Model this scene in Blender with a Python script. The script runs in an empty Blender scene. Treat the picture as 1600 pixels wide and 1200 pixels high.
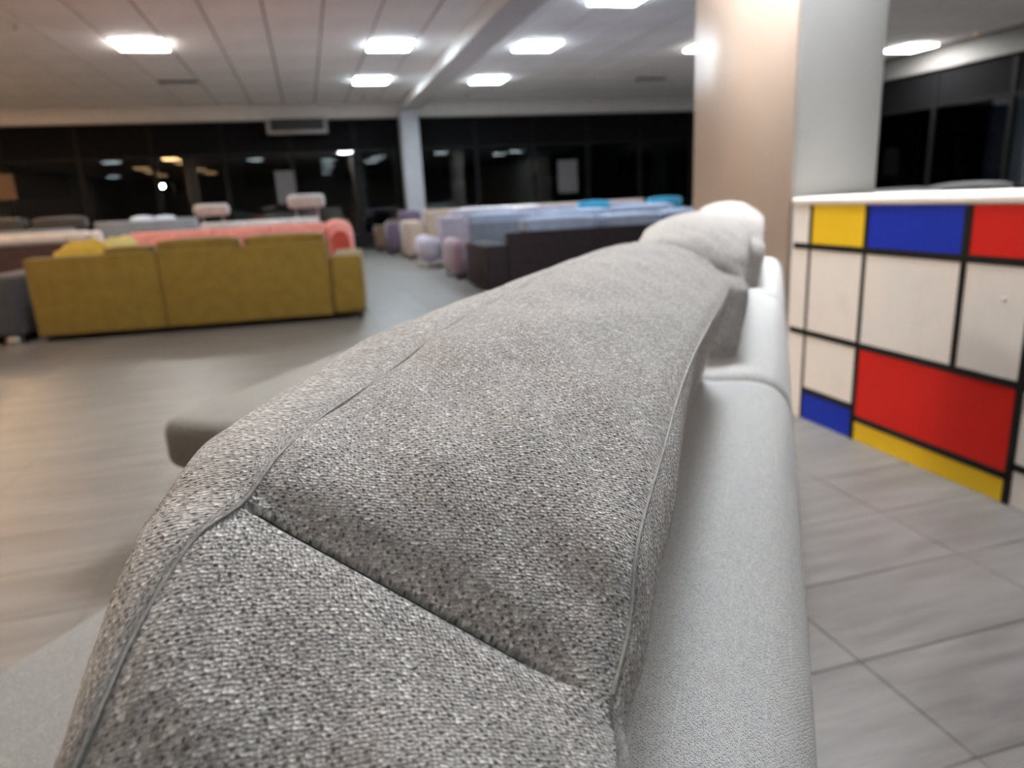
import bpy, bmesh, math, random
from mathutils import Vector, Matrix
import numpy as np
random.seed(7)
sc = bpy.context.scene
COL = sc.collection
PI = math.pi

# ------------------------------------------------------------------ camera
EYE = 1.05
cam_d = bpy.data.cameras.new('camera')
cam = bpy.data.objects.new('camera', cam_d); COL.objects.link(cam)
RX = Vector((0.961, -0.271, -0.050)); FW = Vector((0.250, 0.934, -0.255))
FW.normalize(); RX = (RX - FW * RX.dot(FW)).normalized(); UP = RX.cross(FW)
cam.matrix_world = Matrix(((RX.x, UP.x, -FW.x, 0), (RX.y, UP.y, -FW.y, 0), (RX.z, UP.z, -FW.z, EYE), (0, 0, 0, 1)))
cam_d.sensor_width = 36; cam_d.lens = 24.95; cam_d.clip_start = 0.01; cam_d.clip_end = 200
cam_d.dof.use_dof = True; cam_d.dof.focus_distance = 0.29; cam_d.dof.aperture_fstop = 9.5
sc.camera = cam

# ------------------------------------------------------------------ night sky and exposure
w = bpy.data.worlds.new('night'); sc.world = w; w.use_nodes = True
w.node_tree.nodes['Background'].inputs[0].default_value = (0.10, 0.13, 0.22, 1)
w.node_tree.nodes['Background'].inputs[1].default_value = 0.012
sc.view_settings.view_transform = 'Standard'; sc.view_settings.look = 'None'
sc.view_settings.exposure = 1.9; sc.view_settings.gamma = 1.0
sc.view_settings.use_curve_mapping = False
sc.cycles.use_denoising = True
sc.cycles.max_bounces = 10; sc.cycles.diffuse_bounces = 5; sc.cycles.glossy_bounces = 4
sc.cycles.transparent_max_bounces = 16
sc.cycles.sample_clamp_indirect = 6.0
try: sc.cycles.denoising_input_passes = 'RGB_ALBEDO_NORMAL'; sc.cycles.denoising_prefilter = 'ACCURATE'
except Exception: pass

PANEL_FAR, PANEL_NEAR, PANEL_WARM, PANEL_REAR = 20.0, 50.0, 20.0, 3.0      # radiance of the ceiling panels
COOL, NEUTRAL, WARM = (0.80, 0.92, 1.0), (1.0, 0.965, 0.93), (1.0, 0.60, 0.29)

# ------------------------------------------------------------------ materials
class NT:
    def __init__(s, m):
        m.use_nodes = True; s.t = m.node_tree; s.n = s.t.nodes; s.l = s.t.links
        s.b = s.n.get('Principled BSDF')
    def add(s, typ, **kw):
        nd = s.n.new(typ)
        for k, v in kw.items(): setattr(nd, k, v)
        return nd
    def link(s, a, b): s.l.new(a, b)
    def math(s, op, a, b=None, c=None, clamp=False):
        nd = s.add('ShaderNodeMath', operation=op, use_clamp=clamp)
        for i, v in enumerate((a, b, c)):
            if v is None: continue
            if isinstance(v, (int, float)): nd.inputs[i].default_value = v
            else: s.link(v, nd.inputs[i])
        return nd.outputs[0]
    def vmul(s, vec, xyz):
        nd = s.add('ShaderNodeVectorMath', operation='MULTIPLY'); s.link(vec, nd.inputs[0]); nd.inputs[1].default_value = xyz
        return nd.outputs[0]
    def mix(s, f, a, b):
        nd = s.add('ShaderNodeMix', data_type='RGBA')
        for k, v in ((0, f), (6, a), (7, b)):
            if isinstance(v, (int, float)): nd.inputs[k].default_value = v
            elif isinstance(v, tuple): nd.inputs[k].default_value = (*v[:3], 1)
            else: s.link(v, nd.inputs[k])
        return nd.outputs[2]
    def step(s, v, lo, hi, a=0.0, b=1.0):
        nd = s.add('ShaderNodeMapRange', interpolation_type='SMOOTHSTEP')
        s.link(v, nd.inputs[0])
        for i, x in enumerate((lo, hi, a, b)): nd.inputs[i + 1].default_value = x
        return nd.outputs[0]
    def noise(s, vec, scale, detail=3, rough=.55):
        nd = s.add('ShaderNodeTexNoise'); nd.inputs['Scale'].default_value = scale
        nd.inputs['Detail'].default_value = detail; nd.inputs['Roughness'].default_value = rough
        if vec is not None: s.link(vec, nd.inputs['Vector'])
        return nd.outputs['Fac']
    def bump(s, h, dist, strength=1.0):
        nd = s.add('ShaderNodeBump'); nd.inputs['Distance'].default_value = dist; nd.inputs['Strength'].default_value = strength
        s.link(h, nd.inputs['Height']); s.link(nd.outputs[0], s.b.inputs['Normal'])

def plain(name, col, rough=.6, metal=0, var=.12, nscale=6, bump=0.0, bscale=60, sheen=0, spec=.5, coat=0):
    m = bpy.data.materials.new(name); t = NT(m); b = t.b
    tc = t.add('ShaderNodeTexCoord').outputs['Object']
    n = t.noise(tc, nscale, 4)
    lo = tuple(c * (1 - var) for c in col); hi = tuple(min(1, c * (1 + var)) for c in col)
    t.link(t.mix(t.step(n, .3, .7), lo, hi), b.inputs['Base Color'])
    b.inputs['Roughness'].default_value = rough; b.inputs['Metallic'].default_value = metal
    b.inputs['Specular IOR Level'].default_value = spec; b.inputs['Coat Weight'].default_value = coat
    if sheen: b.inputs['Sheen Weight'].default_value = sheen; b.inputs['Sheen Roughness'].default_value = .4
    if bump: t.bump(t.noise(tc, bscale, 2), bump)
    return m

def emit(name, col, s):
    m = bpy.data.materials.new(name); t = NT(m)
    t.b.inputs['Base Color'].default_value = (.8, .8, .8, 1)
    t.b.inputs['Emission Color'].default_value = (*col, 1); t.b.inputs['Emission Strength'].default_value = s
    return m

def weave(name, light, mid, dark, sx, sy, depth, pit=.85, fleck=.5, slub=0.0, rough=.85):
    """Coarse upholstery weave in metres of cloth (UV): thread ends, recessed gaps between them, pale flecks, slub lines."""
    m = bpy.data.materials.new(name); t = NT(m); b = t.b
    uv = t.add('ShaderNodeUVMap', uv_map='UVMap').outputs[0]
    wob = t.add('ShaderNodeTexNoise'); wob.inputs['Scale'].default_value = 260; wob.inputs['Detail'].default_value = 1; t.link(uv, wob.inputs['Vector'])
    wv = t.add('ShaderNodeVectorMath', operation='MULTIPLY_ADD'); t.link(wob.outputs['Color'], wv.inputs[0])
    wv.inputs[1].default_value = (.0009, .0009, 0); t.link(uv, wv.inputs[2])
    rot = t.add('ShaderNodeVectorRotate', rotation_type='Z_AXIS'); t.link(wv.outputs[0], rot.inputs['Vector']); rot.inputs['Angle'].default_value = .42
    v1 = t.add('ShaderNodeTexVoronoi', voronoi_dimensions='2D'); t.link(t.vmul(rot.outputs[0], (1 / sx, 1 / sy, 1)), v1.inputs['Vector'])
    v1.inputs['Scale'].default_value = 1; v1.inputs['Randomness'].default_value = .62
    rot2 = t.add('ShaderNodeVectorRotate', rotation_type='Z_AXIS'); t.link(wv.outputs[0], rot2.inputs['Vector']); rot2.inputs['Angle'].default_value = .95
    v2 = t.add('ShaderNodeTexVoronoi', voronoi_dimensions='2D'); t.link(t.vmul(rot2.outputs[0], (1 / (sx * 1.75), 1 / (sy * 2.1), 1)), v2.inputs['Vector'])
    v2.inputs['Scale'].default_value = 1; v2.inputs['Randomness'].default_value = .38
    sep = t.add('ShaderNodeSeparateColor'); t.link(v1.outputs['Color'], sep.inputs[0])
    sep2 = t.add('ShaderNodeSeparateColor'); t.link(v2.outputs['Color'], sep2.inputs[0])
    dome = t.step(v1.outputs['Distance'], .05, .75, 1, 0)
    gap = t.step(v2.outputs['Distance'], .05, .34, 1, 0)
    gap = t.math('MULTIPLY', gap, t.step(sep2.outputs[0], .05, .5))
    # thread colour
    c = t.mix(sep.outputs[0], mid, light)
    c = t.mix(t.step(sep.outputs[1], .62, .95, 0, .55), c, dark)
    big = t.noise(uv, 75, 3)
    c = t.mix(t.step(big, .50, .74, 0, .28), c, (mid[0] * .72, mid[1] * .80, mid[2] * .92))
    big2 = t.noise(uv, 110, 2)
    c = t.mix(t.step(big2, .54, .78, 0, .26), c, (mid[0] * .86, mid[1] * .70, mid[2] * .58))
    c = t.mix(t.math('MULTIPLY', t.step(sep.outputs[2], .87, .92), fleck), c, (.95, .93, .90))
    c = t.mix(t.step(v1.outputs['Distance'], .42, .8, 0, .45), c, dark)
    c = t.mix(t.math('MULTIPLY', gap, pit), c, tuple(x * .38 for x in dark))
    h = t.math('SUBTRACT', dome, t.math('MULTIPLY', gap, 1.1))
    if slub:
        xs = t.add('ShaderNodeSeparateXYZ'); t.link(uv, xs.inputs[0])
        st = t.add('ShaderNodeCombineXYZ'); t.link(t.math('MULTIPLY', xs.outputs[0], 330), st.inputs[0]); t.link(t.math('MULTIPLY', xs.outputs[1], 7), st.inputs[1])
        sn = t.noise(st.outputs[0], 1, 1)
        sl = t.step(sn, .66, .74)
        c = t.mix(t.math('MULTIPLY', sl, slub), c, (.78, .79, .79))
        h = t.math('ADD', h, t.math('MULTIPLY', sl, .5))
    t.link(c, b.inputs['Base Color'])
    b.inputs['Roughness'].default_value = rough; b.inputs['Specular IOR Level'].default_value = .3
    b.inputs['Sheen Weight'].default_value = .25; b.inputs['Sheen Roughness'].default_value = .35
    t.bump(h, depth)
    return m

M = {}
M['headrest'] = weave('grey_knit_fabric', (.76, .742, .72), (.53, .513, .49), (.23, .212, .197), .00158, .00122, .0006, pit=.72, fleck=.95)
M['seat'] = weave('seat_twill', (.29, .285, .27), (.23, .225, .213), (.16, .155, .148), .0011, .00085, .0003, pit=.45, fleck=.3, slub=.3)  # frame twill again, shade put into the colour; chaise darker still
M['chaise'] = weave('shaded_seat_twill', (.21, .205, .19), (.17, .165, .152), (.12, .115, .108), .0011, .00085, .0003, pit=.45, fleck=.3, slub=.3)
M['sofa'] = weave('light_grey_twill', (.72, .73, .73), (.60, .61, .61), (.40, .41, .415), .0011, .00085, .0003, pit=.45, fleck=.3, slub=.5)
M['seam'] = plain('grey_seam_thread', (.50, .485, .465), .9, var=.2, nscale=300)
M['seam_dark'] = plain('dark_seam_thread', (.05, .045, .042), .9)  # dark strip that paints in the shade down in the crease
M['dark_wood'] = plain('dark_stained_wood', (.03, .022, .018), .4)
M['wall'] = plain('white_wall_paint', (.74, .72, .69), .7, var=.03)
M['column'] = plain('pale_column_paint', (.48, .49, .49), .33, var=.03, nscale=2)
M['column_far'] = plain('grey_column_paint', (.30, .305, .325), .5, var=.03)
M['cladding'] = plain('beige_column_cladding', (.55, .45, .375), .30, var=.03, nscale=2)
M['bulkhead_r'] = plain('right_bulkhead_paint', (.21, .205, .20), .6, var=.04)
M['bulkhead'] = plain('bulkhead_paint', (.66, .64, .62), .6, var=.04)
M['tile_c'] = plain('ceiling_panel_white', (.94, .92, .90), .75, var=.05, nscale=1.3, bump=.002, bscale=90)
M['grid'] = plain('ceiling_shadow_gap', (.16, .145, .135), .8)
M['grout'] = plain('floor_joint', (.15, .135, .12), .8)
M['black_metal'] = plain('black_window_metal', (.006, .006, .007), .6, spec=.15)
M['blackout'] = plain('blackout_film', (.006, .006, .007), .8, spec=.1)
M['chrome'] = plain('brushed_metal', (.6, .6, .6), .3, 1)
M['grey_plastic'] = plain('grey_plastic', (.30, .28, .27), .5)
M['dark_plastic'] = plain('dark_plastic', (.03, .03, .03), .5)
M['brass'] = plain('brass', (.75, .5, .2), .25, 1)
M['paper_w'] = plain('white_paper', (.12, .115, .125), .7, var=.03)
M['paper_b'] = plain('brown_paper', (.15, .09, .065), .7, var=.05)
M['asphalt'] = plain('asphalt', (.03, .03, .032), .8)
M['facade'] = plain('dark_facade', (.05, .045, .04), .8)

def floor_mat():
    m = bpy.data.materials.new('grey_wood_look_tile'); t = NT(m); b = t.b
    geo = t.add('ShaderNodeNewGeometry').outputs['Position']
    oi = t.add('ShaderNodeObjectInfo').outputs['Random']
    n1 = t.noise(t.vmul(geo, (.9, 7, 1)), 1.6, 5, .6)
    n2 = t.noise(t.vmul(geo, (3, 24, 1)), 1.5, 4, .6)
    n3 = t.noise(geo, 2.2, 3)
    f = t.math('ADD', t.math('MULTIPLY', n1, .6), t.math('MULTIPLY', n2, .4))
    c = t.mix(t.step(f, .36, .66), (.102, .095, .089), (.165, .156, .147))
    c = t.mix(t.math('MULTIPLY', t.step(n3, .45, .75), .22), c, (.155, .147, .14))
    c = t.mix(t.math('MULTIPLY', oi, .10), c, (.205, .192, .182))
    t.link(c, b.inputs['Base Color'])
    t.link(t.step(n2, .3, .7, .34, .48), b.inputs['Roughness'])
    b.inputs['Specular IOR Level'].default_value = .4
    t.bump(f, .0012, .6)
    return m
M['tile_f'] = floor_mat()

def glass_mat():
    m = bpy.data.materials.new('window_glass'); t = NT(m)
    t.n.remove(t.b)
    tr = t.add('ShaderNodeBsdfTransparent'); tr.inputs[0].default_value = (.80, .84, .84, 1)
    gl = t.add('ShaderNodeBsdfGlossy'); gl.inputs['Roughness'].default_value = 0.0; gl.inputs[0].default_value = (1, 1, 1, 1)
    fr = t.add('ShaderNodeFresnel'); fr.inputs[0].default_value = 1.5
    mx = t.add('ShaderNodeMixShader'); t.link(fr.outputs[0], mx.inputs[0]); t.link(tr.outputs[0], mx.inputs[1]); t.link(gl.outputs[0], mx.inputs[2])
    t.link(mx.outputs[0], t.n['Material Output'].inputs[0])
    return m
M['glass'] = glass_mat()

def fabric(name, col, rough=.85, sheen=.2, var=.10):
    return plain(name, col, rough, var=var, nscale=9, bump=.0015, bscale=420, sheen=sheen, spec=.3)
F = dict(slate_mid=fabric('mid_slate_fabric', (.17, .20, .255)),
    yellow=fabric('mustard_fabric', (.17, .106, .0145)), yellow_light=fabric('pale_yellow_fabric', (.62, .55, .22)),
    yellow_bright=fabric('bright_mustard_fabric', (.50, .34, .05)),
    pink=fabric('salmon_fabric', (.86, .35, .31)), pink_dark=fabric('coral_red_fabric', (.52, .085, .06)),
    greige=fabric('light_greige_fabric', (.50, .50, .50)), cream=fabric('cream_leather', (.74, .69, .66), .5),
    umber=fabric('dark_umber_fabric', (.07, .04, .035)), charcoal=fabric('charcoal_fabric', (.045, .043, .045)),
    black=fabric('black_fabric', (.010, .009, .009)), slate=fabric('slate_fabric', (.16, .175, .20)), blue_pale=fabric('pale_blue_grey_fabric', (.36, .41, .47)),
    espresso=plain('espresso_leather', (.034, .027, .031), .7, spec=.12, var=.15, nscale=14, bump=.001, bscale=200),
    blue_slate=fabric('blue_slate_fabric', (.34, .41, .56)), lavender=fabric('lavender_fabric', (.29, .27, .33)),
    mauve=fabric('mauve_fabric', (.23, .17, .21)), tan=fabric('tan_fabric', (.27, .205, .165)), purple=fabric('plum_fabric', (.07, .048, .078)),
    brown=fabric('brown_fabric', (.10, .06, .04)), teal=fabric('teal_fabric', (.03, .22, .36)), ash=fabric('ash_grey_fabric', (.42, .46, .48)))

# ------------------------------------------------------------------ object helpers
def link(name, me, mat=None, parent=None, smooth=False):
    o = bpy.data.objects.new(name, me); COL.objects.link(o)
    if mat is not None: me.materials.append(mat)
    if parent is not None: o.parent = parent
    if smooth:
        for p in me.polygons: p.use_smooth = True
    return o
def from_bm(name, bm, mat=None, parent=None, smooth=False):
    bmesh.ops.recalc_face_normals(bm, faces=bm.faces[:])
    me = bpy.data.meshes.new(name); bm.to_mesh(me); bm.free()
    return link(name, me, mat, parent, smooth)
def tag(o, label=None, cat=None, group=None, kind=None):
    if label: o['label'] = label
    if cat: o['category'] = cat
    if group: o['group'] = group
    if kind: o['kind'] = kind
    return o
def thing(name, label, cat, loc=(0, 0, 0), rz=0, group=None):
    o = bpy.data.objects.new(name, None); COL.objects.link(o); o.empty_display_size = .2
    o.location = loc; o.rotation_euler = (0, 0, rz)
    return tag(o, label, cat, group)
def add_box(bm, lo, hi, r=0, seg=2):
    lo, hi = Vector(lo), Vector(hi); c = (lo + hi) / 2; s = hi - lo
    g = bmesh.ops.create_cube(bm, size=1, matrix=Matrix.Translation(c) @ Matrix.Diagonal((*s, 1)))
    if r > 0:
        es = list({e for v in g['verts'] for e in v.link_edges})
        bmesh.ops.bevel(bm, geom=es, offset=min(r, min(s) * .49), segments=seg, affect='EDGES', profile=.5)
def box(name, lo, hi, mat, parent=None, r=0, seg=2):
    bm = bmesh.new(); add_box(bm, lo, hi, r, seg)
    return from_bm(name, bm, mat, parent, r > 0)
def struct(name, lo, hi, mat, parent=None, r=0):
    o = box(name, lo, hi, mat, parent, r)
    if parent is None: o['kind'] = 'structure'
    return o
def add_cyl(bm, a, b, r1, r2=None, n=14):
    a, b = Vector(a), Vector(b); d = b - a
    rot = Vector((0, 0, 1)).rotation_difference(d).to_matrix().to_4x4()
    bmesh.ops.create_cone(bm, cap_ends=True, segments=n, radius1=r1, radius2=r1 if r2 is None else r2, depth=d.length, matrix=Matrix.Translation((a + b) / 2) @ rot)
def cyl(name, a, b, r1, r2, mat, parent=None, n=14):
    bm = bmesh.new(); add_cyl(bm, a, b, r1, r2, n); return from_bm(name, bm, mat, parent, False)
def pillow(name, lo, hi, mat, parent=None, puff=.35, n=8, seed=0, crown=.0):
    """A stuffed cushion: a subdivided box whose faces swell and whose edges pinch."""
    rnd = random.Random(seed); lo, hi = Vector(lo), Vector(hi); c = (lo + hi) / 2; s = (hi - lo) / 2
    k = min(range(3), key=lambda i: s[i])
    bm = bmesh.new(); bmesh.ops.create_cube(bm, size=2)
    bmesh.ops.subdivide_edges(bm, edges=bm.edges[:], cuts=n, use_grid_fill=True)
    ph = [rnd.uniform(0, 6.3) for _ in range(4)]
    for v in bm.verts:
        p = v.co.copy(); i, j = [q for q in range(3) if q != k]
        e = (1 - abs(p[i]) ** 4) * (1 - abs(p[j]) ** 4)
        th = (1 - puff) + puff * e
        q = p.copy(); q[k] = p[k] * th
        L = max(abs(p[i]), abs(p[j]), 1e-6); rr = math.hypot(p[i], p[j])
        if rr > 1: f = 1 - .075 * (rr - 1) / .414; q[i] *= f; q[j] *= f
        wob = .03 * math.sin(3 * p.x + ph[0]) * math.sin(2.7 * p.y + ph[1]) + .03 * math.sin(2.3 * p.z + ph[2])
        q[k] *= 1 + wob; q[i] *= 1 + wob * .25
        v.co = Vector((c[a] + q[a] * s[a] for a in range(3)))
        if crown: v.co.z += crown * (1 - (p.x) ** 2) * (1 if p.z > 0 else 0)
    return from_bm(name, bm, mat, parent, True)
def grid_mesh(name, rows, mat, parent=None, uvs=None, smooth=True, flip=False, close=False):
    nr, nc = len(rows), len(rows[0]); V = [tuple(p) for r in rows for p in r]; fs = []; fu = []
    for i in range(nr - 1):
        for j in range(nc - (0 if close else 1)):
            j2 = (j + 1) % nc
            q = (i * nc + j, i * nc + j2, (i + 1) * nc + j2, (i + 1) * nc + j)
            fs.append(q[::-1] if flip else q)
    me = bpy.data.meshes.new(name); me.from_pydata(V, [], fs)
    if uvs is not None:
        lay = me.uv_layers.new(name='UVMap'); U = [u for r in uvs for u in r]
        for lp in me.loops: lay.data[lp.index].uv = U[lp.vertex_index]
    me.update()
    return link(name, me, mat, parent, smooth)
def box_uv(o, scale=1.0, axes=None):
    """Cloth coordinates in metres from the dominant face direction."""
    me = o.data; lay = me.uv_layers.get('UVMap') or me.uv_layers.new(name='UVMap')
    for p in me.polygons:
        n = p.normal; k = max(range(3), key=lambda i: abs(n[i]))
        for li in p.loop_indices:
            co = me.vertices[me.loops[li].vertex_index].co
            lay.data[li].uv = ((co.y, co.x) if k == 2 else (co.z, co.x) if k == 1 else (co.y, co.z))
    return o
def proj(p):
    d = Vector(p) - Vector((0, 0, EYE)); z = d.dot(FW)
    return (800 + 1109 * d.dot(RX) / z, 600 - 1109 * d.dot(UP) / z, z)

# ------------------------------------------------------------------ room shell
X0, X1, Y0, Y1, CEIL = -12.0, 11.6, -20.0, 18.0, 3.3
HEAD = 2.99
fl = struct('floor', (X0, Y0, -.12), (X1, Y1, -.0025), M['grout'])
TX, TY, GAP = .60, .30, .002
def tile_mesh():
    bm = bmesh.new(); add_box(bm, (-TX / 2 + GAP / 2, -TY / 2 + GAP / 2, -.005), (TX / 2 - GAP / 2, TY / 2 - GAP / 2, 0))
    for e in [e for e in bm.edges if all(v.co.z > -.001 for v in e.verts)]: pass
    top = [e for e in bm.edges if all(v.co.z > -.001 for v in e.verts)]
    bmesh.ops.bevel(bm, geom=top, offset=.0015, segments=1, affect='EDGES')
    me = bpy.data.meshes.new('tile'); bm.to_mesh(me); bm.free(); me.materials.append(M['tile_f']); return me
tm = tile_mesh()
cells = []
ox, oy = 1.08 - TX * 30, 1.135 - TY * 80
for iy in range(int((Y1 - Y0) / TY) + 12):
    for ix in range(int((X1 - X0) / TX) + 12):
        x = ox + (ix + .5) * TX; y = oy + (iy + .5) * TY
        if X0 + TX / 2 <= x <= X1 - TX / 2 and Y0 + TY / 2 <= y <= Y1 - TY / 2: cells.append((x, y))
def seen(x, y):
    p = proj((x, y, 0)); return p[2] > .3 and -120 < p[0] < 1720 and 300 < p[1] < 1350
near = sorted([c for c in cells if seen(*c)], key=lambda c: proj((c[0], c[1], 0))[2])[:290]
ns = set(near)
for x, y in near:
    o = bpy.data.objects.new('tile', tm); COL.objects.link(o); o.parent = fl; o.location = (x, y, 0)
V, Fc = [], []
for x, y in cells:
    if (x, y) in ns: continue
    a, b2 = TX / 2 - GAP / 2, TY / 2 - GAP / 2; i = len(V)
    V += [(x - a, y - b2, 0), (x + a, y - b2, 0), (x + a, y + b2, 0), (x - a, y + b2, 0), (x - a, y - b2, -.006), (x + a, y - b2, -.006), (x + a, y + b2, -.006), (x - a, y + b2, -.006)]
    Fc += [(i, i + 1, i + 2, i + 3), (i + 4, i + 5, i + 1, i), (i + 5, i + 6, i + 2, i + 1), (i + 6, i + 7, i + 3, i + 2), (i + 7, i + 4, i, i + 3)]
me = bpy.data.meshes.new('far_tiles'); me.from_pydata(V, [], Fc); me.update()
o = link('tiles', me, M['tile_f'], fl); o['kind'] = 'stuff'

ceil = struct('ceiling', (X0, Y0, CEIL + .014), (X1, Y1, CEIL + .12), M['grid'])
PX, PY = .677, 1.20
pm = bpy.data.meshes.new('ceiling_panel'); bm = bmesh.new()
add_box(bm, (-PX / 2 + .011, -PY / 2 + .003, 0), (PX / 2 - .011, PY / 2 - .003, .014)); bm.to_mesh(pm); bm.free(); pm.materials.append(M['tile_c'])
pc = []
for ix in range(-18, 18):
    for iy in range(-17, 16):
        x = .46 + (ix + .5) * PX; y = 17.7 - (-iy + 15.5) * PY + .0
        if X0 + PX / 2 <= x <= X1 - PX / 2 and Y0 + PY / 2 <= y <= Y1 - .28 - PY / 2 + .01: pc.append((x, y))
def seen_c(x, y):
    p = proj((x, y, CEIL)); return p[2] > 1 and -80 < p[0] < 1680 and -40 < p[1] < 330
nearc = sorted([c for c in pc if seen_c(*c)], key=lambda c: c[1])[:295]; nsc = set(nearc)
for x, y in nearc:
    o = bpy.data.objects.new('ceiling_panel', pm); COL.objects.link(o); o.parent = ceil; o.location = (x, y, CEIL)
bm = bmesh.new()
for x, y in pc:
    if (x, y) not in nsc: add_box(bm, (x - PX / 2 + .011, y - PY / 2 + .003, CEIL), (x + PX / 2 - .011, y + PY / 2 - .003, CEIL + .014))
o = from_bm('ceiling_panels', bm, M['tile_c'], ceil); o['kind'] = 'stuff'

wl = struct('wall_left', (X0 - .2, Y0, -.12), (X0, Y1, CEIL + .12), M['wall'])
wr = struct('wall_rear', (X0 - .2, Y0 - .2, -.12), (X1 + .2, Y0, CEIL + .12), M['wall'])
wb = struct('wall_back', (X0 - .2, Y1 - .28, HEAD), (X1 + .2, Y1 + .2, CEIL + .013), M['bulkhead'])
box('sill_wall', (X0, Y1 + .02, -.12), (X1 + .2, Y1 + .2, .30), M['black_metal'], wb)
wrt = struct('wall_right', (X1 - .03, Y0, HEAD - .05), (X1 + .2, Y1 - .28, CEIL + .013), M['bulkhead_r'])
box('sill_wall', (X1, 2, -.12), (X1 + .2, Y1 + .02, .30), M['black_metal'], wrt)
box('solid_bay', (X1, Y0, -.12), (X1 + .2, 2, HEAD - .05), M['wall'], wrt)

# windows: black frame, clear lower pane, blacked-out transom
def window(n, a, b, axis):
    z0, zt, z1 = .30, 2.30, HEAD if axis == 'x' else HEAD - .05
    r = bpy.data.objects.new('window_%d' % n, None); COL.objects.link(r); r['kind'] = 'structure'
    def bb(name, l0, l1, d0, d1, zz0, zz1, mat, par=r):
        if axis == 'x': return box(name, (l0, Y1 + d0, zz0), (l1, Y1 + d1, zz1), mat, par)
        return box(name, (X1 + d0, l0, zz0), (X1 + d1, l1, zz1), mat, par)
    fw = .045
    f = bb('window_frame', a, a + fw, .03, .11, z0, z1, M['black_metal'])
    bb('window_frame', b - fw, b, .03, .11, z0, z1, M['black_metal'])
    bb('transom_bar', a + fw, b - fw, .03, .11, zt - .03, zt + .03, M['black_metal'])
    bb('sill_bar', a + fw, b - fw, .03, .11, z0, z0 + .05, M['black_metal'])
    bb('pane', a + fw, b - fw, .06, .066, z0 + .05, zt - .03, M['glass'])
    bb('transom_panel', a + fw, b - fw, .05, .07, zt + .03, z1, M['blackout'])
nw = 0; x = X0
while x < X1 - .2:
    nw += 1; window(nw, x, min(x + 1.475, X1), 'x'); x += 1.475
y = 2.0
while y < Y1 - .3:
    nw += 1; window(nw, y, min(y + 1.6, Y1), 'y'); y += 1.6

# downstand beam and columns
bm_ = struct('trim_1', (2.36, Y0, 3.10), (2.80, 17.1, CEIL + .013), M['bulkhead']); bm_['label'] = 'pale downstand beam running along the ceiling to the far column'
def column(x0, x1, y0, y1, label, cat='column', clad=False, paint_='column'):
    r = thing('column', label, cat, ((x0 + x1) / 2, (y0 + y1) / 2, 0))
    r['kind'] = 'structure'
    hx, hy = (x1 - x0) / 2, (y1 - y0) / 2; top = 3.098 if x0 < 2.8 and x1 > 2.36 else CEIL
    box('shaft', (-hx + (.012 if clad else 0), -hy, 0), (hx, hy, top), M[paint_], r, .012, 2)
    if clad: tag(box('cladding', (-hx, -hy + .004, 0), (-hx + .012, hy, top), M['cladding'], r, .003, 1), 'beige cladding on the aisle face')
    box('plinth', (-hx - .008, -hy - .008, 0), (hx + .008, hy + .008, .07), M['grey_plastic'], r)
    return r
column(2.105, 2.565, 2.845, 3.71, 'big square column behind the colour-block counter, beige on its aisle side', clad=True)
column(2.28, 2.70, 17.12, 17.55, 'slim pale grey column standing in front of the far windows', paint_='column_far')
column(6.45, 6.95, 2.9, 3.75, 'pale column out of the picture beyond the counter')
column(-4.65, -4.2, 2.9, 3.4, 'pale column out of the picture by the warm lamps')

# ------------------------------------------------------------------ ceiling lamps
E_ = {'c': emit('cool_led_panel', COOL, PANEL_FAR), 'n': emit('neutral_led_panel', NEUTRAL, PANEL_FAR), 'w': emit('warm_led_panel', WARM, PANEL_WARM), 'N': emit('bright_led_panel', (.97, .98, 1.0), PANEL_NEAR), 'd': emit('dim_cool_led_panel', COOL, PANEL_REAR), 'v': emit('dim_warm_led_panel', WARM, PANEL_REAR)}
M['lamp_frame'] = plain('white_lamp_frame', (.8, .8, .8), .4, var=.02)
fm = bpy.data.meshes.new('lamp_frame'); bm = bmesh.new(); S = .325
for (a, b, c, d) in ((-S, -S, S, -S + .022), (-S, S - .022, S, S), (-S, -S + .022, -S + .022, S - .022), (S - .022, -S + .022, S, S - .022)): add_box(bm, (a, b, -.018), (c, d, 0))
bm.to_mesh(fm); bm.free(); fm.materials.append(M['lamp_frame'])
dm = {}
for k in E_:
    me = bpy.data.meshes.new('diffuser'); bm = bmesh.new(); add_box(bm, (-S + .022, -S + .022, -.036), (S - .022, S - .022, -.002)); bm.to_mesh(me); bm.free(); me.materials.append(E_[k]); dm[k] = me
LAMPS = [(-1.895, 11.386, 'n', 'square white ceiling lamp alone above the mustard sofa'),
 (1.461, 11.372, 'c', 'square ceiling lamp left of the beam, the nearer of two there'),
 (1.452, 14.437, 'c', 'square ceiling lamp left of the beam, the farther of two there'),
 (3.731, 11.381, 'c', 'square ceiling lamp right of the beam, brighter and nearer of the pair'),
 (3.723, 14.483, 'c', 'square ceiling lamp right of the beam, smaller and farther of the pair'),
 (10.822, 11.435, 'n', 'square ceiling lamp near the right windows, beside the big column'),
 (3.90, 8.62, 'c', 'square ceiling lamp cut off by the top edge of the picture')]
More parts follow.
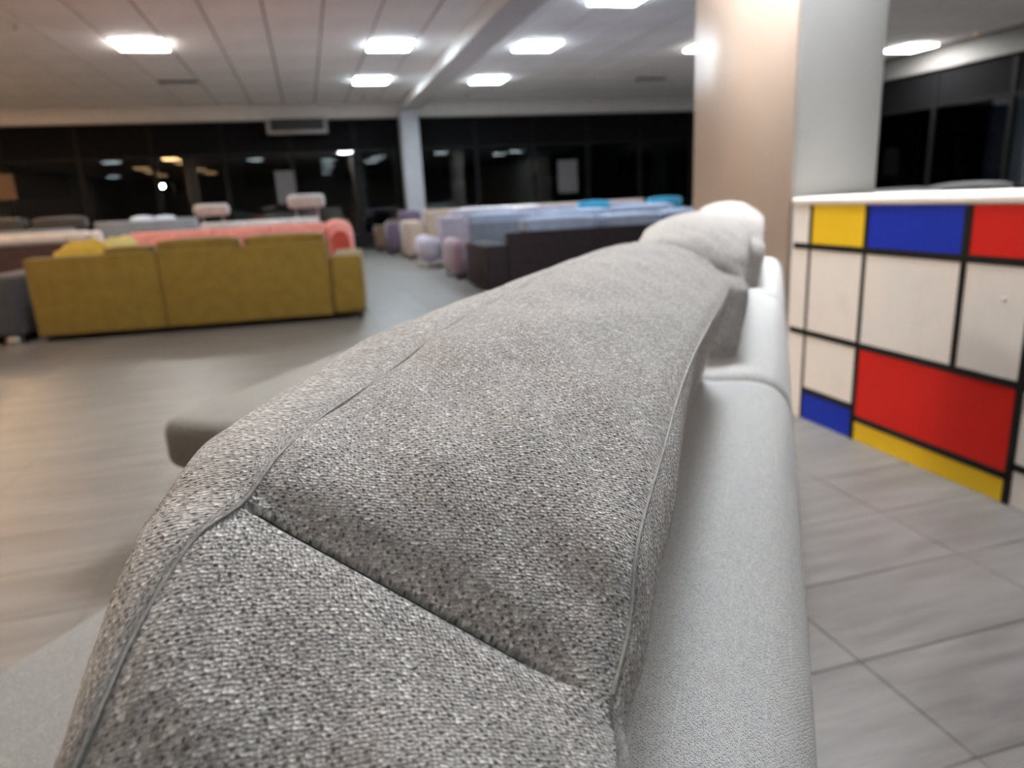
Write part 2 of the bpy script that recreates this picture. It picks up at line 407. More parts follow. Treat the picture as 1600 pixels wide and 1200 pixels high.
for x, y, k, lb in LAMPS + [(6.75, 11.4, 'n', 0), (7.3, 5.6, 'n', 0), (1.90, 2.8, 'N', 0), (-1.9, 4.0, 'n', 0),  # the last two are added, unseen, placed to light sofa and counter
    (1.33, -2.56, 'd', 0), (-2.0, -.1, 'd', 0), (3.72, -1.44, 'd', 0), (3.72, -5.1, 'd', 0), (6.65, .24, 'd', 0), (10.25, -2.43, 'd', 0), (10.74, -.81, 'd', 0), (1.5, -8.4, 'd', 0), (1.6, -17.0, 'd', 0), (-7.66, 1.53, 'd', 0), (-10.4, -10.7, 'd', 0),
    (-7.43, -3.25, 'v', 0), (-7.7, -6.95, 'v', 0), (-8.0, -11.45, 'v', 0), (-5.16, -.54, 'v', 0), (-5.2, -6.24, 'v', 0), (-5.2, -10.74, 'v', 0),
    (-5.6, 14.6, 'w', 0), (-5.2, 11.0, 'w', 0), (-7.6, 13.4, 'w', 0), (-5.2, 6.2, 'w', 0), (-7.6, 8.4, 'w', 0), (-5.2, 2.4, 'w', 0)]:
    if not lb:
        q = {'N': 'bright', 'w': 'warm', 'v': 'dim warm', 'd': 'dim cool', 'n': 'neutral'}[k]
        lb = '%s ceiling lamp %.1f m %s, %.1f m %s the camera' % (q, abs(x), 'right' if x > 0 else 'left', abs(y), 'ahead of' if y > 0 else 'behind')
    r = thing('ceiling_lamp', lb, 'ceiling lamp', (x, y, CEIL), 0, 'square ceiling lamps')
    for n_, me in (('lamp_frame', fm), ('diffuser', dm[k])):
        o = bpy.data.objects.new(n_, me); COL.objects.link(o); o.parent = r

# small ceiling fittings
def vent(x, y, label):
    r = thing('ceiling_vent', label, 'vent', (x, y, CEIL), 0, 'dark air vents in the ceiling')
    box('vent_frame', (-.33, -.10, -.014), (.33, .10, -.0005), M['grey_plastic'], r, .004, 1)
    for k in range(5): box('slat', (-.30, -.075 + k * .034, -.022), (.30, -.055 + k * .034, -.014), M['dark_plastic'], r)
vent(-1.912, 14.459, 'dark slotted air vent in the ceiling behind the lamp on the left')
vent(7.26, 14.586, 'dark slotted air vent in the ceiling just left of the big column')
def sprinkler(x, y, label):
    r = thing('sprinkler', label, 'sprinkler', (x, y, CEIL), 0, 'sprinkler heads')
    cyl('rosette', (0, 0, -.012), (0, 0, -.0005), .045, .05, M['chrome'], r)
    cyl('head', (0, 0, -.05), (0, 0, -.012), .012, .018, M['brass'], r)
    cyl('deflector', (0, 0, -.056), (0, 0, -.05), .028, .028, M['brass'], r)
sprinkler(-3.05, 10.33, 'small brass sprinkler head in the ceiling at the left edge')
sprinkler(11.05, 10.27, 'small brass sprinkler head by the right windows')
sprinkler(1.46, 16.6, 'small sprinkler head left of the beam near the far windows')
sprinkler(3.75, 16.6, 'small sprinkler head right of the beam near the far windows')

# ------------------------------------------------------------------ foreground sofa
TH = math.radians(35.5)
sofa = thing('corner_sofa', 'light grey fabric corner sofa with raised headrest cushions, filling the foreground', 'sofa', (0, 0, 0), PI / 2 - TH)

def catmull(P, sub):
    P = [Vector(p) for p in P]; out = []
    for i in range(len(P) - 1):
        p0, p1, p2, p3 = P[max(i - 1, 0)], P[i], P[i + 1], P[min(i + 2, len(P) - 1)]
        for k in range(sub):
            t = k / sub
            out.append(.5 * ((2 * p1) + (p2 - p0) * t + (2 * p0 - 5 * p1 + 4 * p2 - p3) * t * t + (3 * p1 - p0 - 3 * p2 + p3) * t ** 3))
    out.append(P[-1]); return out
# left (seat side) and right (rear side) seams of the top panel: u along the sofa, v towards the seat, h below the lens
LS = [(.055, .166, .27), (.062, .166, .20), (.080, .165, .162), (.105, .165, .136), (.132, .170, .117), (.160, .172, .102), (.180, .168, .097), (.204, .170, .0885), (.24, .175, .085), (.305, .18, .082),
      (.373, .183, .075), (.45, .186, .072), (.58, .187, .069), (.75, .184, .067), (.88, .178, .066), (.945, .168, .068), (.963, .160, .085), (.967, .158, .16), (.967, .158, .27)]
RS = [(.095, .052, .27), (.105, .043, .22), (.12, .038, .19), (.14, .035, .17), (.155, .035, .162), (.170, .037, .156), (.180, .041, .150), (.204, .040, .138), (.234, .042, .121), (.30, .042, .109),
      (.373, .044, .103), (.46, .045, .102), (.58, .046, .106), (.74, .048, .114), (.88, .051, .119), (.945, .053, .122), (.963, .060, .14), (.967, .075, .18), (.967, .095, .27)]
CREASE = 6
def headrest(name, label, du, dv, dh, s0, s1, sub, NA, hi):
    """One boxed headrest cushion. s0..s1 rescales its length."""
    root = bpy.data.objects.new(name, None); COL.objects.link(root); root.parent = sofa
    if label: root['label'] = label
    def tr(p):
        u = s0 + (p[0] - .18) / (.967 - .18) * (s1 - s0) if s1 is not None else p[0]
        return Vector((u + du, p[1] + dv, EYE - (p[2] + dh)))
    L = catmull([tr(p) for p in LS], sub); R = catmull([tr(p) for p in RS], sub); bc = CREASE * sub
    catL = list(L)
    if hi:                                     # extra rows where the cross seam runs
        def dense(E):
            out = []
            for i in range(len(E)):
                if i and abs(i - bc - .5) < 9:
                    for k in (1, 2, 3, 4): out.append(E[i - 1].lerp(E[i], k / 5))
                out.append(E[i])
            return out
        mark = L[bc]; L = dense(L); R = dense(R); bc = min(range(len(L)), key=lambda i: (L[i] - mark).length)
    nb = len(L)
    lenb = [0]
    for i in range(1, nb): lenb.append(lenb[-1] + ((L[i] + R[i]) / 2 - (L[i - 1] + R[i - 1]) / 2).length)
    lenE = lenb[min(range(nb), key=lambda i: (L[i] - tr(LS[15])).length)]
    ctr = tr((.5, .12, .2))
    nrm = []
    for i in range(nb):
        t = (L[min(i + 1, nb - 1)] + R[min(i + 1, nb - 1)]) - (L[max(i - 1, 0)] + R[max(i - 1, 0)]); a = L[i] - R[i]
        n = t.cross(a); n.normalize()
        if n.dot((L[i] + R[i]) / 2 - ctr) < 0: n = -n
        nrm.append(n)
    rows, uvs = [], []
    rnd = random.Random(int(du * 100) + 3)
    for i in range(nb):
        row, uv = [], []
        db = lenb[i] - lenb[bc]
        groove = .0036 * math.exp(-(db / .0010) ** 2) + .0022 * math.exp(-(db / .010) ** 2); rim = .0036 * math.exp(-((lenb[i] - lenE) / .009) ** 2)
        lip = .0014 * math.exp(-((db + .006) / .005) ** 2)
        far = min(1, max(0, (lenb[-1] - lenb[i]) / .3)); bul = .015 * min(1, abs(db) / .16) ** .7
        if db < 0: bul = .006 * min(1, -db / .05)
        for j in range(NA + 1):
            a = j / NA; a = .5 - .5 * math.cos(PI * a) if False else a
            p = R[i].lerp(L[i], a)
            edge = min(a, 1 - a) * (L[i] - R[i]).length
            seam = -.0008 * math.exp(-(edge / .0025) ** 2) + .0008 * math.exp(-((edge - .008) / .005) ** 2)
            wr = .0012 * math.sin(37 * lenb[i] + 9 * a) * math.sin(PI * a) + .0008 * math.sin(90 * lenb[i] - 14 * a)
            mid = 4 * a * (1 - a)
            fade = max(0, min(1, (a - .06) / .14))
            d = bul * mid ** .75 + seam - (groove * fade + .0) * min(1, (1.0 - a) / .02 + .15) + (lip + rim) * mid + wr * min(1, abs(db) / .05)
            row.append(p + nrm[i] * d); uv.append((a * (L[i] - R[i]).length + .3 * rnd.random() * 0, lenb[i]))
        rows.append(row); uvs.append(uv)
    grid_mesh('top_panel', rows, M['headrest'], root, uvs)
    sm = []
    for i in range(nb):
        acc = Vector((0, 0, 0))
        for k in range(nb):
            wgt = math.exp(-((lenb[k] - lenb[i]) / .022) ** 2); acc += nrm[k] * wgt
        sm.append(acc.normalized())
    KF = [.05, .10, .22, .36, .50, .84, 1.2, 1.34, 1.44, 1.6, 1.6, 1.36, 1.0, .85, .8, .8, 1, 1, 1]
    KR = [.8, .8, .9, 1.0, 1.1, 1.1, 1.2, 1.4, 1.45, 1.2, .8, .5, .5, .8, 1, 1, 1, 1, 1]
    if not hi: KF = [1] * 19; KR = [1] * 19
    kf = catmull([(k, q, p[0]) for k, q, p in zip(KF, KR, LS)], sub); kfs = [kf[min(range(len(kf)), key=lambda q: (catL[q] - L[i]).length)] for i in range(nb)]
    def side(nm, E, sgn, prof, spine):
        rs, us = [], []
        for k, (dv_, dep) in enumerate(prof):
            row = []; uv = []
            for i in range(nb):
                # ease the wrap over the near corner so the strips never cross
                n = sm[i]; kk = kfs[i].x if sgn > 0 else (kfs[i].y if dv_ > 0 else 1.0); wob = .0010 * math.sin(55 * lenb[i] + k) + .0007 * math.sin(141 * lenb[i] + 2 * k)
                row.append(E[i] + Vector((0, sgn * dv_ * kk, 0)) - n * dep + Vector((0, sgn * wob * (1 if sgn > 0 else .4) if k > 1 else 0, 0)))
                uv.append((.5 + k * .006 if k < 8 else .5 + k * .01, lenb[i] * 1.0))
            rs.append(row); us.append(uv)
        row = []; uv = []
        for i in range(nb):
            row.append(spine(E[i])); uv.append((.66, lenb[i]))
        rs.append(row); us.append(uv)
        grid_mesh(nm, rs, M['headrest'], root, us, flip=sgn > 0)
    u0, u1 = tr((.24, 0, 0)).x, tr((.88, 0, 0)).x
    side('front_border', L, 1, [(.0000, .0014), (.002, .0003), (.005, -.0003), (.012, -.0004), (.021, .0010), (.029, .0040), (.034, .009), (.0365, .016), (.037, .028), (.036, .046)],
         lambda p: Vector((min(max(p.x, u0), u1), .205 + dv, EYE - .19 - dh)))
    side('rear_border', R, -1, [(.0000, .0010), (.0012, .0010), (.003, .0028), (.0055, .009), (.0078, .018), (.0085, .028), (.007, .042), (.002, .060), (-.008, .085)],
         lambda p: Vector((min(max(p.x, u0), u1), .080 + dv, EYE - .235 - dh)))
    # welted seam lines where the panels meet
    for nm, E, off in (('seam', L, .0005), ('seam', R, -.0004)):
        ring = []
        for i in range(0 if E is L else bc + 10, nb, 1 if hi else 2):
            c = E[i] + Vector((0, off, 0)) - nrm[i] * .0002; n = nrm[i]; s = Vector((0, 1, 0)); r = .0007
            ring.append([c + n * (r * math.cos(q)) + s * (r * math.sin(q)) for q in (0, PI / 3, 2 * PI / 3, PI, 4 * PI / 3, 5 * PI / 3)])
        grid_mesh(nm, ring, M['seam'], root, close=True)
    c = rows[bc]; ring = []
    for j in range(int(NA * .22), NA - 1):
        n = nrm[bc]; t_ = (L[bc + 1] - L[bc - 1]).normalized(); r = .0008
        ring.append([c[j] + n * (r * math.cos(q) + .0005) + t_ * (r * math.sin(q)) for q in (0, PI / 3, 2 * PI / 3, PI, 4 * PI / 3, 5 * PI / 3)])
    tag(grid_mesh('cross_seam', ring, M['seam_dark'], root, close=True), 'dark seam across the cushion end')
    return root
headrest('headrest_cushion', None, 0, 0, 0, None, None, 14, 48, True)
def rs(u0, u1): return (u0 + .05, u1)
headrest('headrest_cushion', None, 0, 0, -.010, 1.15, 1.76, 5, 20, False)
headrest('headrest_cushion', None, 0, -.012, -.012, 1.94, 2.64, 5, 20, False)

def back_section(u0, u1, first=False):
    prof = [(-.030, .07), (-.034, .30), (-.037, .60), (-.036, .70), (-.033, .745), (-.026, .772), (-.012, .791), (.006, .799), (.03, .802), (.08, .800), (.20, .800), (.27, .797), (.30, .775), (.315, .70), (.32, .46), (.31, .30), (.30, .07)]
    P = catmull([(0, a, b) for a, b in prof], 4); n = 26; rows, uvs = [], []
    c = Vector((0, .14, .45)); lens = [0]
    for k in range(1, len(P)): lens.append(lens[-1] + (P[k] - P[k - 1]).length)
    us = []
    for i in range(n + 1):
        t = i / n; us.append(t)
    ts = [0, .0006, .002, .005, .010, .018, .03, .05, .08] + [.1 + .8 * k / 14 for k in range(15)] + [.92, .95, .97, .982, .990, .995, .998, .9994, 1]
    W = u1 - u0
    for t in ts:
        d = min(t, 1 - t) * W; r = .022
        ins = 0 if d > r else r - math.sqrt(max(0, r * r - (r - d) ** 2))
        rows.append([]); uvs.append([])
        for k, p in enumerate(P):
            q = p - c; L_ = Vector((0, q.y, q.z)); s = 1 - ins / max(.12, L_.length) if p.z > .12 else 1
            wr = .0025 * math.sin(9 * t + .3 * k) * math.sin(PI * t)
            cr = .006 * math.sin(PI * t) * max(0, min(1, (p.z - .7) / .1))
            rows[-1].append(Vector((u0 + t * W, c.y + q.y * s, c.z + q.z * s + wr * .6 + cr))); uvs[-1].append((lens[k], t * W))
    o = grid_mesh('back_section', rows, M['sofa'], sofa, uvs, flip=True, close=True)
    bm = bmesh.new(); bm.from_mesh(o.data); bmesh.ops.holes_fill(bm, edges=[e for e in bm.edges if e.is_boundary]); bmesh.ops.recalc_face_normals(bm, faces=bm.faces[:]); bm.to_mesh(o.data); bm.free()
    for p in o.data.polygons: p.use_smooth = True
    return o
back_section(.06, .963); back_section(.965, 1.762); back_section(1.764, 2.68)

def sofa_box(name, lo, hi, r, seg=4, crown=0):
    bm = bmesh.new(); add_box(bm, lo, hi, r, seg)
    if crown:
        bmesh.ops.subdivide_edges(bm, edges=[e for e in bm.edges if e.calc_length() > .3], cuts=5, use_grid_fill=True)
        for v in bm.verts:
            a = (v.co.x - lo[0]) / (hi[0] - lo[0]); b = (v.co.y - lo[1]) / (hi[1] - lo[1])
            if v.co.z > (lo[2] + hi[2]) / 2: v.co.z += crown * 16 * a * (1 - a) * b * (1 - b)
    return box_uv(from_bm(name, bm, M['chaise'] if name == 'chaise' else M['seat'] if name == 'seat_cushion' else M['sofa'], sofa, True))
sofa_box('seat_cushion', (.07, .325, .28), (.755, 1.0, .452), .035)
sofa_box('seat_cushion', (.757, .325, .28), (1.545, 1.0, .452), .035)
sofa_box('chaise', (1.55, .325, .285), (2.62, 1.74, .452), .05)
sofa_box('base', (.07, .33, .09), (2.60, .96, .277), .015, 2)
sofa_box('arm', (-.17, -.03, .07), (.055, .98, .62), .04)
sofa_box('back_cushion', (.08, .325, .455), (.955, .385, .72), .03)
sofa_box('back_cushion', (.965, .325, .455), (1.755, .385, .72), .03)
sofa_box('back_cushion', (1.765, .325, .455), (2.60, .385, .72), .03)
for u, v in ((1.63, 1.64), (2.54, 1.64), (2.55, .08), (-.1, .06), (-.1, .9), (1.4, .9)):
    cyl('leg', (u, v, 0), (u, v, .29 if v > 1.2 else .10), .022, .03, M['dark_wood'], sofa)

# ------------------------------------------------------------------ colour-block counter
def paint(name, col, dirt=.25):
    m = bpy.data.materials.new(name); t = NT(m); b = t.b
    tc = t.add('ShaderNodeTexCoord').outputs['Object']
    n = t.noise(tc, 5, 5, .65); n2 = t.noise(t.vmul(tc, (1, 8, 1)), 6, 3)
    c = t.mix(t.step(n, .52, .80, 0, dirt), col, tuple(x * .62 for x in col))
    c = t.mix(t.step(n2, .4, .7, 0, .10), c, tuple(min(1, x * 1.2 + .01) for x in col))
    t.link(c, b.inputs['Base Color']); b.inputs['Roughness'].default_value = .5; b.inputs['Specular IOR Level'].default_value = .22
    t.bump(n2, .0006); return m
CP = dict(w=paint('cream_white_paint', (.84, .79, .73), .28), y=paint('yellow_paint', (.86, .55, .02), .16), b=paint('blue_paint', (.006, .030, .42), .2), r=paint('red_paint', (.66, .014, .008), .25), k=paint('black_paint', (.010, .009, .009), .1))
CN = dict(w='cream white panel', y='yellow panel', b='blue panel', r='red panel')
counter = thing('counter', 'shop counter painted in red, blue, yellow and white blocks with black lines', 'counter', (2.084, 1.15, 0))
def cb(name, lo, hi, mat, r=0, lab=None):
    o = box(name, (lo[0] - 2.084, lo[1] - 1.15, lo[2]), (hi[0] - 2.084, hi[1] - 1.15, hi[2]), mat, counter, r)
    if lab: o['label'] = lab
    return o
CY0, CY1 = -.6, 2.79
cb('body', (2.090, CY0, 0), (2.60, CY1, .952), CP['w'])
cb('worktop', (2.078, CY0 - .01, .953), (2.62, CY1 + .008, .982), CP['w'], .005)
V1, V2, V3, V4, V5 = 2.667, 2.343, 1.893, 1.640, 1.0
H1, H2, H3, H3b, T = .776, .397, .108, .133, .951
lw = .013
def panel(y0, y1, z0, z1, c): cb('panel', (2.0835, y0 + .001, z0 + .001), (2.090, y1 - .001, z1 - .001), CP[c], 0, CN[c])
for a, b, z0, z1, c in [(V1, CY1, H1, T, 'w'), (V2, V1, H1, T, 'y'), (V3, V2, H1, T, 'b'), (V5, V3, H1, T, 'r'), (CY0, V5, H1, T, 'w'),
    (V1, CY1, H2, H1, 'w'), (V2, V1, H2, H1, 'w'), (V3, V2, H2, H1, 'w'), (V4, V3, H2, H1, 'w'), (V5, V4, H2, H1, 'b'), (CY0, V5, H2, H1, 'y'),
    (V1, CY1, 0, H2, 'w'), (V2, V1, .135, H2, 'w'), (V2, V1, 0, .135, 'b'), (V4, V2, .092, H2, 'r'), (V4, V2, 0, .092, 'y'), (V5, V4, H3b, H2, 'w'), (V5, V4, 0, H3b, 'w'), (CY0, V5, 0, H2, 'r')]:
    panel(a, b, z0, z1, c)
def strip(y0, y1, z0, z1): cb('black_strip', (2.0815, y0, z0), (2.0835, y1, z1), CP['k'])
strip(CY0, 2.775, H1 - lw, H1 + lw); strip(CY0, 2.775, H2 - lw, H2 + lw)
strip(V2, V1, .135 - lw, .135 + lw); strip(V4, V2, .092 - lw, .092 + lw); strip(V5, V4, H3b - lw, H3b + lw)
def vs(y, z0, z1, wd=.013):
    strip(y - wd, y + wd, z0, z1)
vs(V1, H1 + lw, T, .010); vs(V1, H2 + lw, H1 - lw, .008); vs(V1, 0, H2 - lw, .008)
vs(V2, H1 + lw, T, .011); vs(V2, H2 + lw, H1 - lw, .010); vs(V2, 0, H2 - lw, .012)
vs(V3, H1 + lw, T, .016); vs(V3, H2 + lw, H1 - lw, .012)
vs(V4, H2 + lw, H1 - lw, .013); vs(V4, 0, H2 - lw, .014); vs(V5, H2 + lw, H1 - lw); vs(V5, 0, H2 - lw); vs(V5, H1 + lw, T)
bm = bmesh.new(); bmesh.ops.create_uvsphere(bm, u_segments=14, v_segments=8, radius=.009, matrix=Matrix.Translation((-.0005, 1.735 - 1.15, .66)) @ Matrix.Diagonal((.35, 1, 1, 1)))
from_bm('screw_cap', bm, CP['w'], counter, True)

# ------------------------------------------------------------------ showroom sofas behind
def roll(name, lo, hi, r, mat, parent):
    """A back with a rolled top edge, extruded along x."""
    P = [(lo[1], lo[2]), (hi[1], lo[2])] + [(hi[1] - r + r * math.cos(q), hi[2] - r + r * math.sin(q)) for q in [PI / 2 * k / 6 for k in range(7)]] + [(lo[1] + r - r * math.sin(q), hi[2] - r + r * math.cos(q)) for q in [PI / 2 * k / 6 for k in range(7)]]
    rows = []; L = hi[0] - lo[0]; cy, cz = (lo[1] + hi[1]) / 2, (lo[2] + hi[2]) / 2
    for d in (0, .004, .012, .03, L / 2, L - .03, L - .012, L - .004, L):
        e = min(d, L - d); k = max(0, .012 - e); k = k * k / .012
        rows.append([(lo[0] + d, cy + (y - cy) * (1 - k / .1), cz + (z - cz) * (1 - k / .4)) for y, z in P])
    o = grid_mesh(name, rows, mat, parent, close=True)
    bm = bmesh.new(); bm.from_mesh(o.data); bmesh.ops.holes_fill(bm, edges=[e for e in bm.edges if e.is_boundary]); bmesh.ops.recalc_face_normals(bm, faces=bm.faces[:]); bm.to_mesh(o.data); bm.free()
    for p in o.data.polygons: p.use_smooth = len(p.vertices) <= 4
    return o
def show_sofa(name, label, loc, rz, w, d, mat, back_h, arm_h, arm_w=.28, seat_h=.42, back_t=.24, n=3, cush=None, cush_h=.1, cmat=None, arms='lr', splits=(), leg_h=.07, leg_mat=None, base_z=None, arm_r=.05, back_r=.03, group=None, seed=1, cush_x=None, foot=.0):
    r = thing(name, label, 'armchair' if name == 'armchair' else 'sofa', loc, rz, group)
    la = arm_w if 'l' in arms else 0; ra = arm_w if 'r' in arms else 0
    cuts = [la if 'l' in arms else 0] + list(splits) + [w - ra]
    for a, b in zip(cuts[:-1], cuts[1:]):
        if back_r > .09: roll('back', (a + .002, 0, leg_h), (b - .002, back_t, back_h), back_r, mat, r)
        else: box('back', (a + .003, 0, leg_h), (b - .003, back_t, back_h), mat, r, back_r, 3)
    if la: box('arm', (0, 0, leg_h), (la - .002, d, arm_h), mat, r, arm_r, 3)
    if ra: box('arm', (w - ra + .002, 0, leg_h), (w, d, arm_h), mat, r, arm_r, 3)
    box('base', (la + .004, back_t + .004, leg_h + .02), (w - ra - .004, d - .03, seat_h - .16), mat, r, .02, 2)
    cw = (w - la - ra) / n
    for k in range(n):
        box('seat_cushion', (la + k * cw + .004, back_t + .004, seat_h - .158), (la + (k + 1) * cw - .004, d, seat_h), mat, r, .05, 3)
    if cush:
        for k, (a, b, top) in enumerate(cush):
            pillow('back_cushion', (a + .006, back_t - .17, seat_h + .003 if back_t < .15 else back_h - .03), (b - .006, back_t + .10, top), cmat or mat, r, .38, 7, seed + k)
    for x in (.06, w - .06):
        for y in (.07, d - .08): cyl('leg', (x, y, 0), (x, y, leg_h + .01), .02, .025, leg_mat or M['dark_wood'], r, 10)
    return r
a5 = math.radians(-5.2)
# mustard sofa, seen from behind
ys = show_sofa('sofa', 'long mustard yellow sofa seen from behind, across the grey floor', (-2.41, 7.10, 0), a5, 2.86, 1.05, F['yellow'], .735, .60, .30, back_t=.22, arms='r', splits=(1.08,), n=3, leg_h=.055,
    cush=[(.62, 1.02, .80), (1.05, 1.78, .835), (1.80, 2.55, .825)], cmat=F['yellow'], seed=3, back_r=.018)
o = pillow('pillow', (.12, .25, .425), (.60, .43, .875), F['yellow_bright'], None, .75, 7, 11); o.location = ys.location; o.rotation_euler = ys.rotation_euler
tag(o, 'crumpled bright mustard pillow on the left end of the mustard sofa', 'pillow')
o = pillow('pillow', (.42, .45, .425), (.80, .60, .885), F['yellow_light'], None, .75, 7, 12); o.location = ys.location; o.rotation_euler = ys.rotation_euler
tag(o, 'pale yellow pillow beside the mustard pillow, before the cream sofa', 'pillow')
for o_, x0_, x1_ in ((bpy.data.objects['pillow'], .12, .60), (bpy.data.objects['pillow.001'], .42, .80)):
    for v in o_.data.vertices:                       # slumped corners
        q = (v.co.x - x0_) / (x1_ - x0_); up_ = max(0, (v.co.z - .55) / .33)
        v.co.z -= up_ * (.17 * abs(q - .62) ** 1.3 + .018 * math.sin(14 * q))
# salmon sofa
ps = show_sofa('sofa', 'salmon pink sofa with round topped arm, behind the mustard sofa', (-1.85, 8.5, 0), 0, 2.34, .95, F['pink'], .875, .885, .31, back_t=.2, arms='r', splits=(.82, 1.42), n=3, leg_h=.08, arm_r=.12, back_r=.098)
bm = bmesh.new(); pts = [(-.105, .2), (.105, .2)] + [(.105 * math.cos(q), .66 + .115 * math.sin(q)) for q in [PI * k / 12 for k in range(13)]]
f = bm.faces.new([bm.verts.new((2.185 + x, -.004, z)) for x, z in pts]); g = bmesh.ops.extrude_face_region(bm, geom=[f])
for v in [v for v in g['geom'] if isinstance(v, bmesh.types.BMVert)]: v.co.y += .008
tag(from_bm('arm_panel', bm, F['pink_dark'], ps), 'coral red arched panel on the arm')  # rear face of the arm, its shade put into a redder colour
# greige sofa with raised headrests
gs = show_sofa('sofa', 'light greige sofa with two raised headrests, behind the salmon sofa', (-1.58, 10.2, 0), 0, 1.95, .95, F['greige'], .915, .62, .22, back_t=.22, splits=(.78, 1.32), n=3, leg_h=.1, back_r=.108)
for a, b, z0, z1 in ((.17, .61, 1.0, 1.15), (1.35, 1.83, 1.04, 1.215)):
    h = box('headrest', (a, -.02, z0), (b, .12, z1), F['greige'], gs, .055, 4)
    for x in (a + .1, b - .1): cyl('post', (x, .08, .90), (x, .08, z0 + .02), .008, .008, M['chrome'], gs, 8)
# cream-topped sofa at the left
cs = show_sofa('sofa', 'cream topped sofa with umber lower back, left behind the mustard sofa', (-4.8, 8.75, 0), 0, 2.52, .95, F['umber'], .80, .62, .24, back_t=.22, arms='l', n=2, leg_h=.08)
box('top_roll', (.3, -.03, .802), (1.5, .25, .945), F['cream'], cs, .07, 4)
box('top_roll', (1.505, -.03, .802), (2.50, .25, .925), F['cream'], cs, .07, 4)
box('end_roll', (2.505, -.02, .5), (2.60, .24, .92), F['cream'], cs, .045, 4)
# charcoal sofa beside the mustard one
hs = show_sofa('sofa', 'charcoal sofa with pale block leg, left of the mustard sofa', (-4.95, 7.35, 0), a5, 2.44, 1.05, F['black'], .82, .60, .34, back_t=.24, n=2, leg_h=.07, splits=())
for c in hs.children:
    if c.name.startswith('arm'): c.data.materials[0] = F['charcoal']
box('leg', (2.29, -.03, 0), (2.40, .07, .068), M['chrome'], hs, .004, 1)
# dark slate sofas near the far windows
ss = show_sofa('sofa', 'dark slate sofa with two tall back cushions, before the left windows', (-5.3, 12.0, 0), 0, 2.2, .95, F['slate'], .93, .62, .2, back_t=.22, n=2, cush=[(.2, 1.36, 1.12), (1.40, 2.14, 1.095)], cmat=F['charcoal'], seed=21)
bs = show_sofa('sofa', 'blue grey sofa with low back, right of the dark slate sofa', (-3.06, 12.05, 0), 0, 1.62, .95, F['slate'], .985, .66, .2, back_t=.22, arms='r', n=2)
for k, (a, b, z) in enumerate(((-2.62, -2.3, 1.05), (-2.29, -1.98, 1.04), (-1.97, -1.66, .98))):
    o = pillow('pillow', (a, 12.3, .425), (b, 12.46, z), F['blue_pale'], None, .4, 6, 30 + k)
    tag(o, ['pale blue pillow on the blue grey sofa, leftmost of its row', 'pale blue pillow in the middle of the row on the blue grey sofa', 'pale blue pillow on the blue grey sofa, nearest the greige sofa'][k], 'pillow', 'pale pillows on the blue grey sofa')
us = show_sofa('armchair', 'low dark umber armchair between the cream and salmon sofas', (-2.35, 10.3, 0), 0, .70, .85, F['umber'], .86, .60, .14, back_t=.2, n=1, back_r=.1)
# right-hand row
es = show_sofa('sofa', 'espresso leather sofa with slate blue back cushions, behind the grey headrests', (1.88, 7.92, 0), 0, 4.6, 1.02, F['espresso'], .655, .525, .285, back_t=.16, arms='lr', n=4, leg_h=.03, back_r=.012, arm_r=.02,
    cush=[(.46, 1.42, .815), (1.44, 2.20, .80), (2.22, 3.05, .815), (3.07, 4.2, .79)], cmat=F['blue_slate'], seed=40)
ms = show_sofa('sofa', 'mauve sofa with rounded arm and blue grey back, right of the aisle', (1.83, 9.45, 0), 0, 4.1, .98, F['mauve'], .74, .53, .24, back_t=.2, n=3, arm_r=.11, leg_h=.05,
    cush=[(.2, 1.2, .86), (1.22, 2.3, .845), (2.32, 3.3, .86)], cmat=F['blue_slate'], seed=50)
for c in ms.children:
    if c.name.split('.')[0] == 'back': c.data.materials[0] = F['slate_mid']; c['label'] = 'slate blue back'
for k, (a, b, z) in enumerate(((3.75, 4.25, .94), (4.85, 5.4, .94))):
    o = pillow('pillow', (a, 9.78, .425), (b, 9.94, z), F['teal'], None, .4, 6, 60 + k)
    tag(o, ['teal pillow on the mauve sofa, above the middle of the espresso sofa', 'teal pillow on the mauve sofa, beside the big column'][k], 'pillow', 'teal pillows on the mauve sofa')
ls = show_sofa('sofa', 'lavender sofa with plump round arm, third in the right row', (1.68, 11.3, 0), 0, 4.2, .98, F['lavender'], .80, .50, .30, back_t=.22, n=3, arm_r=.13, leg_h=.09, leg_mat=M['chrome'],
    cush=[(.5, 1.6, .90), (1.62, 2.8, .885), (2.82, 3.9, .89)], cmat=F['lavender'], seed=70)
ts_ = show_sofa('sofa', 'tan sofa with square tan arm, fourth in the right row', (1.72, 13.4, 0), 0, 5.2, .98, F['tan'], .885, .70, .36, back_t=.24, n=4, leg_h=.06, splits=(1.05, 2.6, 3.9), back_r=.05)
for k, c in enumerate([c for c in ts_.children if c.name.startswith('back') and 'cushion' not in c.name]):
    if k in (1,): c.data.materials[0] = F['cream']; c['label'] = 'cream back section'
show_sofa('armchair', 'plum purple armchair near the far column', (1.56, 15.0, 0), 0, .95, .85, F['purple'], .88, .66, .24, back_t=.24, n=1, back_r=.08, arm_r=.08)
show_sofa('armchair', 'low brown armchair, farthest in the right row', (1.43, 16.25, 0), 0, .9, .8, F['brown'], .68, .56, .22, back_t=.22, n=1, back_r=.06, arm_r=.06)
# grey sofa behind the counter
ks = show_sofa('sofa', 'ash grey sofa with slumped cushions, behind the colour-block counter', (4.3, 5.0, 0), 0, 1.95, .95, F['ash'], .86, .62, .2, back_t=.22, n=2, cush=[(.22, .98, .955), (1.0, 1.75, .975)], cmat=F['ash'], seed=80)

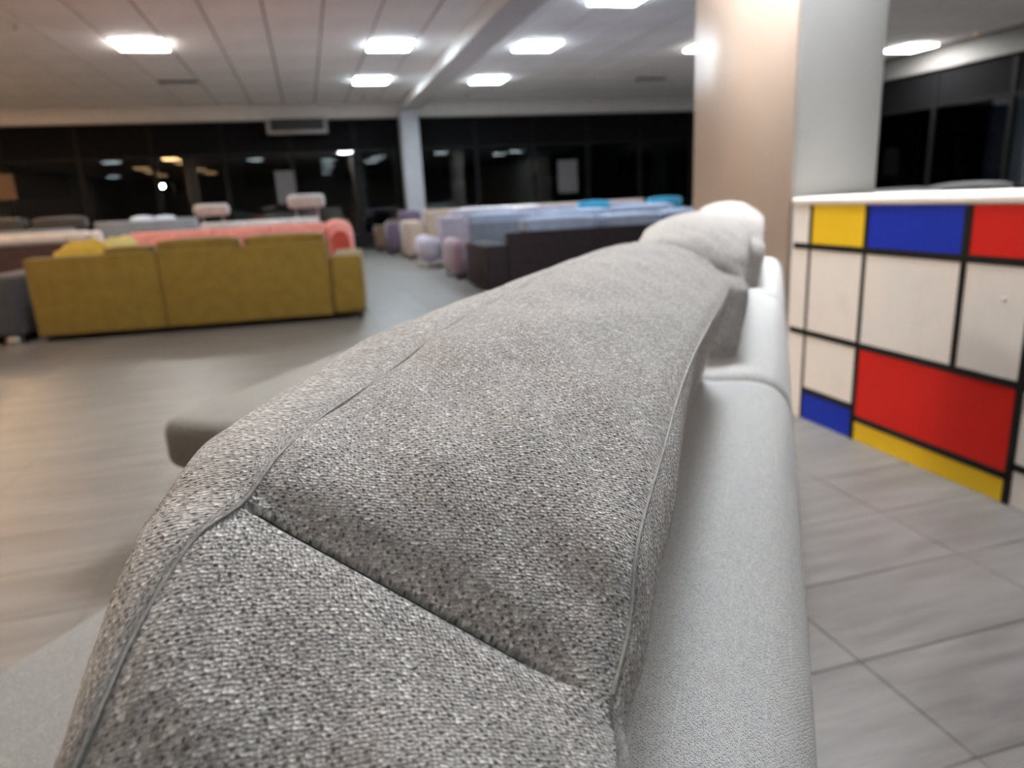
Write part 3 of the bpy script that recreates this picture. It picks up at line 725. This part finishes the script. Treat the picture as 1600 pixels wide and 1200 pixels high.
# ------------------------------------------------------------------ on the far windows
r = thing('air_curtain', 'long grey air heater with dark grille hanging under the bulkhead', 'heater', (.017, 17.6, 2.66))
box('casing', (-.66, -.09, 0), (.66, .11, .065), M['grey_plastic'], r, .01, 2); box('casing', (-.66, -.09, .066), (-.58, .11, .322), M['grey_plastic'], r, .01, 2); box('casing', (.58, -.09, .066), (.66, .11, .322), M['grey_plastic'], r, .01, 2)
box('grille', (-.578, -.06, .066), (.578, .08, .322), M['dark_plastic'], r)
for k in range(6): box('slat', (-.575, -.075, .09 + k * .038), (.575, -.06, .10 + k * .038), M['black_metal'], r)
def poster(label, x0, x1, z0, z1, mat):
    o = box('poster', (x0, Y1 + .024, z0), (x1, Y1 + .0285, z1), mat); tag(o, label, 'poster')
poster('brown poster on the far window at the left edge', -6.36, -5.93, 1.52, 2.05, M['paper_b'])
poster('grey paper poster on the far window, above the greige sofa', -.615, -.18, 1.15, 1.89, M['paper_w'])
poster('pale paper poster on the far window, above the right row of sofas', 6.34, 6.87, 1.08, 1.89, M['paper_w'])

# ------------------------------------------------------------------ outside at night
g = struct('ground', (-60, Y1 + .2, -.3), (60, 90, -.13), M['asphalt'])
b = thing('building', 'dark building across the street, seen through the far windows', 'building', (0, 70, -.13))
box('facade', (-50, 0, 0), (50, 6, 11), M['facade'], b)
for k in range(9):
    f = box('window_frame', (-41 + k * 9, -.08, 3), (-37 + k * 9, -.005, 5), M['black_metal'], b); box('pane', (-40.8 + k * 9, -.10, 3.2), (-37.2 + k * 9, -.085, 4.8), M['black_metal'], f)
bulb = emit('street_lamp_bulb', (.95, .97, 1.0), 30)
bulb_w = emit('warm_lamp_bulb', (1.0, .72, .42), 4)
def street_lamp(px, py, Y, label, warm=False):
    d = RX * (px - 800) / 1109 - UP * (py - 600) / 1109 + FW; t = Y / d.y; p = Vector((0, 0, EYE)) + d * t
    r = thing('street_lamp', label, 'street lamp', (p.x, p.y, -.13), 0, 'street lamps outside')
    h = p.z + .13
    cyl('pole', (.6, 0, 0), (.6, 0, h + .3), .07, .05, M['black_metal'], r, 10); cyl('arm', (.6, 0, h + .25), (0, 0, h + .16), .03, .03, M['black_metal'], r, 8)
    box('lamp_housing', (-.22, -.12, .09 + h), (.22, .12, .2 + h), M['black_metal'], r, .03, 2)
    bm = bmesh.new(); bmesh.ops.create_uvsphere(bm, u_segments=12, v_segments=8, radius=.10, matrix=Matrix.Translation((0, 0, h))); from_bm('bulb', bm, bulb_w if warm else bulb, r, True)
street_lamp(254, 291, 48, 'bright white street lamp seen through the left windows')
street_lamp(835, 261, 52, 'faint street lamp seen through the window right of the far column', True)

# ------------------------------------------------------------------ names: a plain name, repeats take Blender's own suffix
